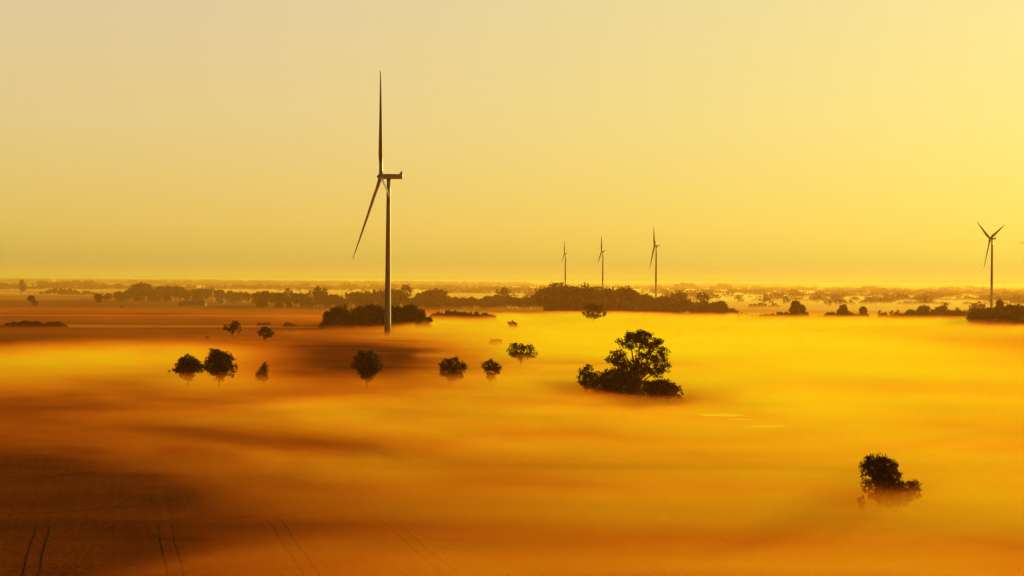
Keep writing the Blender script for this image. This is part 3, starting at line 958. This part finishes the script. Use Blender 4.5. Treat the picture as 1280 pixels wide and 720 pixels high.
# the uncountable rest of the plain's trees: one mass to the horizon
def woodland():
    rnd = random.Random(5)
    b = MB()

    def puff(p, h, wd, n):
        size = max(1.0, h * 0.17)
        for _ in range(n):
            d = Vector((rnd.gauss(0, 1), rnd.gauss(0, 1), rnd.gauss(0, 1))).normalized() * rnd.random() ** 0.4
            c = p + Vector((d.x * wd * 0.5, d.y * wd * 0.5, h * 0.55 + d.z * h * 0.42))
            nn = Vector((rnd.gauss(0, 1), rnd.gauss(0, 1), rnd.gauss(0, .6))).normalized()
            b.quad(c, nn, size * rnd.uniform(0.7, 1.3), rnd.uniform(0, PI), 0.8)

    # long belts
    belts = [
        (-40, 660, 357.0, 8, 1.0), (-40, 300, 353.5, 8, 1.0), (150, 480, 359.0, 7.5, 1.0), (480, 700, 359.5, 6, 0.7),
        (-40, 640, 350.6, 3.2, 0.6), (640, 1320, 354.6, 3.0, 0.5), (820, 1320, 357.2, 4.5, 0.6), (1020, 1320, 368.0, 8, 1.0), (1010, 1320, 371, 7, 0.5),
        (500, 680, 364.0, 6.5, 0.6), (-40, 130, 364.5, 8, 0.8), (130, 500, 364.0, 8, 0.8), (560, 680, 368.5, 6, 0.6), (930, 1320, 363.5, 6, 0.75), (960, 1100, 376.0, 6, 0.5), (1120, 1320, 375.5, 7, 0.6), (800, 1000, 361.0, 5, 0.8), (940, 1010, 376.5, 4, 0.5), (1100, 1260, 380.5, 6, 0.4), (1100, 1180, 372.5, 5, 0.5),
    ]
    for (x0, x1, yb, hpx, fill) in belts:
        x = x0
        while x < x1:
            gap = mnoise.noise(Vector((x * 0.035, yb * 3.1, 0))) + 0.25
            if gap * 1.6 + (fill - 0.6) > rnd.random() - 0.45:
                yy = yb + (x - 640) * math.tan(ROLL) * 0.5 + rnd.uniform(-0.5, 0.5)
                hor = 350 + (x - 640) * math.tan(ROLL)
                yy = max(yy, hor + 2.2)
                p = G(x, yy)
                s = scale_at(p)
                h = s * hpx * (0.75 + 0.5 * (mnoise.noise(Vector((x * 0.08, yb, 3))) + 0.5)) * rnd.uniform(0.6, 1.05)
                h = min(h, 30)
                puff(p, h, h * rnd.uniform(1.0, 1.9), 40)
            x += rnd.uniform(1.2, 2.6)
    for prof, base, step in far_rows:
        x = prof[0][0]
        while x < prof[-1][0]:
            by = base[0]
            p = G(x, by)
            sc = scale_at(p)
            h = min(34, (by - lerp_profile(prof, x)) * sc * rnd.uniform(0.85, 1.05))
            puff(p, h, h * rnd.uniform(0.7, 1.1), 60)
            x += step * rnd.uniform(0.7, 1.2)
    # scattered single trees everywhere else
    k = 0
    while k < 7000:
        x = rnd.uniform(-60, 1340)
        hor = 350 + (x - 640) * math.tan(ROLL)
        dy = 2.0 + 15 * rnd.random() ** 1.2
        if x > 640 and rnd.random() < 0.5: dy += rnd.uniform(2, 15)
        # hedges and woods: trees gather in belts and leave fields open
        f = mnoise.noise(Vector((x * 0.017, dy * 0.75, 2.3))) + 0.35 * mnoise.noise(Vector((x * 0.09, dy * 1.4, 8.1)))
        k += 1
        if f < 0.03 + 0.12 * rnd.random(): continue
        p = G(x, hor + dy)
        s = scale_at(p)
        h = rnd.uniform(7, 17) * (1 + 0.5 * f)
        puff(p, h, h * rnd.uniform(1.0, 1.9), 40)
    return b


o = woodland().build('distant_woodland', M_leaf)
tag(o, 'countless small trees and belts of wood fading to the misty horizon', 'woodland', kind='stuff')


# ------------------------------------------------------------------ air
HAZE_D = 0.00007
m, nt, out = new_mat('haze_air')
pv = N(nt, 'ShaderNodeVolumePrincipled')
pv.inputs['Color'].default_value = (0.80, 0.33, 0.11, 1)
pv.inputs['Absorption Color'].default_value = (0.06, 0.72, 0.5, 1)
pv.inputs['Density'].default_value = HAZE_D
pv.inputs['Anisotropy'].default_value = 0.25
L(nt, pv.outputs[0], out.inputs['Volume'])
b = MB()
b.box((0, R0 * 0.6 - 350, 99.5), (R0 * 2 + 200, R0 * 1.2 + 700, 201))
o = b.build('haze', m)
tag(o, 'even golden morning haze over the whole plain', 'haze', kind='stuff')


m, nt, out = new_mat('low_air')
pv = N(nt, 'ShaderNodeVolumePrincipled')
pv.inputs['Color'].default_value = (0.82, 0.36, 0.11, 1)
pv.inputs['Absorption Color'].default_value = (0.06, 0.74, 0.5, 1)
pv.inputs['Density'].default_value = 0.00017
pv.inputs['Anisotropy'].default_value = 0.35
L(nt, pv.outputs[0], out.inputs['Volume'])
b = MB()
b.box((0, 1250 + 8000, 18.8), (R0, 16000, 38.6))
o = b.build('mist', m)
tag(o, 'low even layer of golden mist lying on the far plain', 'mist', kind='stuff')


def mist_mat(name, D, lobes, noise_scale, thr, H0, H1, rate, base, col=None, absc=(0.1, 0.96, 0.30, 1)):
    """ground mist: density falls to nothing at a billowing top, thicker over the damp hollows given by lobes (x, y, half x, half y, amount)"""
    m, nt, out = new_mat(name)
    g = N(nt, 'ShaderNodeNewGeometry')
    mp = N(nt, 'ShaderNodeMapping')
    mp.inputs['Scale'].default_value = noise_scale
    mp.inputs['Rotation'].default_value = (0, 0, 0.12)
    vr0 = N(nt, 'ShaderNodeVectorRotate', rotation_type='Z_AXIS')
    vr0.inputs['Angle'].default_value = 0.22
    L(nt, g.outputs['Position'], vr0.inputs['Vector'])
    L(nt, vr0.outputs[0], mp.inputs['Vector'])
    nz = N(nt, 'ShaderNodeTexNoise')
    nz.inputs['Scale'].default_value = 1.0
    nz.inputs['Detail'].default_value = 5.0
    nz.inputs['Roughness'].default_value = 0.70
    nz.inputs['Distortion'].default_value = 1.0
    L(nt, mp.outputs[0], nz.inputs['Vector'])
    # wander the hollows' outlines
    cen = N(nt, 'ShaderNodeVectorMath', operation='SUBTRACT')
    L(nt, nz.outputs['Color'], cen.inputs[0])
    cen.inputs[1].default_value = (0.5, 0.5, 0.5)
    war = N(nt, 'ShaderNodeVectorMath', operation='MULTIPLY_ADD')
    L(nt, cen.outputs[0], war.inputs[0])
    war.inputs[1].default_value = (140, 110, 0)
    L(nt, g.outputs['Position'], war.inputs[2])
    acc = None
    for (x, y, hx, hy, A) in lobes:
        v = N(nt, 'ShaderNodeVectorMath', operation='MULTIPLY_ADD')
        L(nt, war.outputs[0], v.inputs[0])
        v.inputs[1].default_value = (1 / hx, 1 / hy, 0)
        v.inputs[2].default_value = (-x / hx, -y / hy, 0)
        d = N(nt, 'ShaderNodeVectorMath', operation='DOT_PRODUCT')
        L(nt, v.outputs[0], d.inputs[0])
        L(nt, v.outputs[0], d.inputs[1])
        e = N(nt, 'ShaderNodeMath', operation='POWER')
        e.inputs[0].default_value = 0.3679
        L(nt, d.outputs['Value'], e.inputs[1])
        a = N(nt, 'ShaderNodeMath', operation='MULTIPLY_ADD')
        L(nt, e.outputs[0], a.inputs[0])
        a.inputs[1].default_value = A
        if acc is None: a.inputs[2].default_value = base
        else: L(nt, acc, a.inputs[2])
        acc = a.outputs[0]
    # noise offset
    a = N(nt, 'ShaderNodeMath', operation='MULTIPLY_ADD')
    L(nt, nz.outputs['Fac'], a.inputs[0])
    a.inputs[1].default_value = thr[0]
    a.inputs[2].default_value = thr[1]
    # amount = clamp(lobes * (noise term))
    mul = N(nt, 'ShaderNodeMath', operation='MULTIPLY')
    mul.use_clamp = False
    L(nt, acc, mul.inputs[0])
    L(nt, a.outputs[0], mul.inputs[1])
    mx = N(nt, 'ShaderNodeMath', operation='MAXIMUM')
    L(nt, mul.outputs[0], mx.inputs[0])
    mx.inputs[1].default_value = 0.0
    # vertical falloff with a top that follows the amount
    sep = N(nt, 'ShaderNodeSeparateXYZ')
    L(nt, g.outputs['Position'], sep.inputs[0])
    hh = N(nt, 'ShaderNodeMath', operation='MULTIPLY_ADD')
    mn = N(nt, 'ShaderNodeMath', operation='MINIMUM')
    L(nt, mx.outputs[0], mn.inputs[0])
    mn.inputs[1].default_value = 1.4
    L(nt, mn.outputs[0], hh.inputs[0])
    hh.inputs[1].default_value = H1
    hh.inputs[2].default_value = H0
    vr = N(nt, 'ShaderNodeMapRange', interpolation_type='SMOOTHSTEP')
    L(nt, sep.outputs['Z'], vr.inputs['Value'])
    L(nt, hh.outputs[0], vr.inputs['From Max'])
    hl = N(nt, 'ShaderNodeMath', operation='MULTIPLY')
    L(nt, hh.outputs[0], hl.inputs[0])
    hl.inputs[1].default_value = 0.35
    L(nt, hl.outputs[0], vr.inputs['From Min'])
    vr.inputs['To Min'].default_value = 1.0
    vr.inputs['To Max'].default_value = 0.0
    d1 = N(nt, 'ShaderNodeMath', operation='MULTIPLY')
    L(nt, mx.outputs[0], d1.inputs[0])
    L(nt, vr.outputs[0], d1.inputs[1])
    d2 = N(nt, 'ShaderNodeMath', operation='MULTIPLY')
    L(nt, d1.outputs[0], d2.inputs[0])
    d2.inputs[1].default_value = D
    pv = N(nt, 'ShaderNodeVolumePrincipled')
    pv.inputs['Color'].default_value = col or MIST_COL
    pv.inputs['Absorption Color'].default_value = absc
    pv.inputs['Anisotropy'].default_value = 0.18
    L(nt, d2.outputs[0], pv.inputs['Density'])
    L(nt, pv.outputs[0], out.inputs['Volume'])
    m.cycles.volume_step_rate = rate
    return m


MIST_COL = (0.94, 0.16, 0.02, 1)


def lobe(px, py, hw, y0, y1, A):
    """a hollow: photo centre, half width in px, near and far edge rows"""
    p = G(px, py)
    s = scale_at(p)
    yn = G(px, y1).y
    yf = G(px, y0).y
    return (p.x, (yn + yf) / 2, hw * s, abs(yf - yn) / 2, A)


near_lobes = [
    lobe(1000, 470, 420, 408, 590, 3.0),
    lobe(1050, 401, 420, 395, 410, 0.7),
    lobe(735, 399, 100, 395, 405, 1.0),      # right side, deep mist
    lobe(1180, 620, 330, 520, 800, 1.25),
    lobe(100, 462, 250, 438, 490, 1.9),       # bright band at left
    lobe(600, 520, 330, 494, 575, 1.1),       # centre band
    lobe(270, 488, 90, 476, 500, 0.9),
    lobe(500, 590, 170, 540, 700, 0.25),
    lobe(830, 650, 340, 560, 900, 0.4),
    lobe(1180, 411, 230, 402, 424, 1.2),
    lobe(640, 406, 90, 398, 416, 0.8),        # wisp by the grove
    lobe(545, 406, 26, 401, 414, 0.9),
    lobe(620, 448, 90, 435, 470, 0.5),
    lobe(480, 452, 200, 432, 488, -1.1),     # clear field in the centre
    lobe(60, 650, 290, 560, 1000, -0.38),
    lobe(775, 500, 60, 485, 515, -1.6),
    lobe(815, 506, 60, 492, 525, -2.4),
    lobe(925, 525, 55, 514, 538, -1.5),
    lobe(1105, 636, 60, 615, 665, -1.3),
]
D_NEAR = 0.085
mm = mist_mat('mist_near', D_NEAR, near_lobes, (0.0065, 0.021, 0.035), (3.3, -1.1), 4.5, 3.2, 1.0, 0.06)
b = MB()
b.box((60, 1020, 9.0), (1500, 1740, 19))
o = b.build('mist', mm)
tag(o, 'drifting banks of bright ground mist over the near fields', 'mist', kind='stuff')

far_lobes = [
    lobe(1100, 380, 520, 366, 400, 2.2),
    lobe(1000, 362, 700, 357, 370, 1.4),
    lobe(250, 360, 560, 354, 368, 0.9),
    lobe(640, 392, 80, 388, 400, 0.5),
    lobe(250, 380, 420, 370, 398, -0.4),
]
mf = mist_mat('mist_far', 0.008, far_lobes, (0.0014, 0.0028, 0.03), (3.0, -1.0), 5.0, 4.5, 1.0, 0.15, (0.94, 0.30, 0.09, 1), (0.1, 0.96, 0.6, 1))
b = MB()
b.box((300, 1895 + 3500, 9.0), (5200, 7000, 19))
o = b.build('mist', mf)
tag(o, 'thin layers of mist lying between the far tree lines', 'mist', kind='stuff')

# ------------------------------------------------------------------ render settings
S.view_settings.view_transform = 'Standard'
S.view_settings.look = 'None'
S.view_settings.exposure = 0.5
S.view_settings.gamma = 1.0
cy = S.cycles
cy.use_adaptive_sampling = True
cy.adaptive_threshold = 0.03
cy.use_denoising = True
cy.denoiser = 'OPENIMAGEDENOISE'
cy.max_bounces = 4
cy.diffuse_bounces = 2
cy.glossy_bounces = 2
cy.transmission_bounces = 2
cy.volume_bounces = 2
cy.transparent_max_bounces = 8
cy.volume_max_steps = 256
cy.sample_clamp_indirect = 4.0
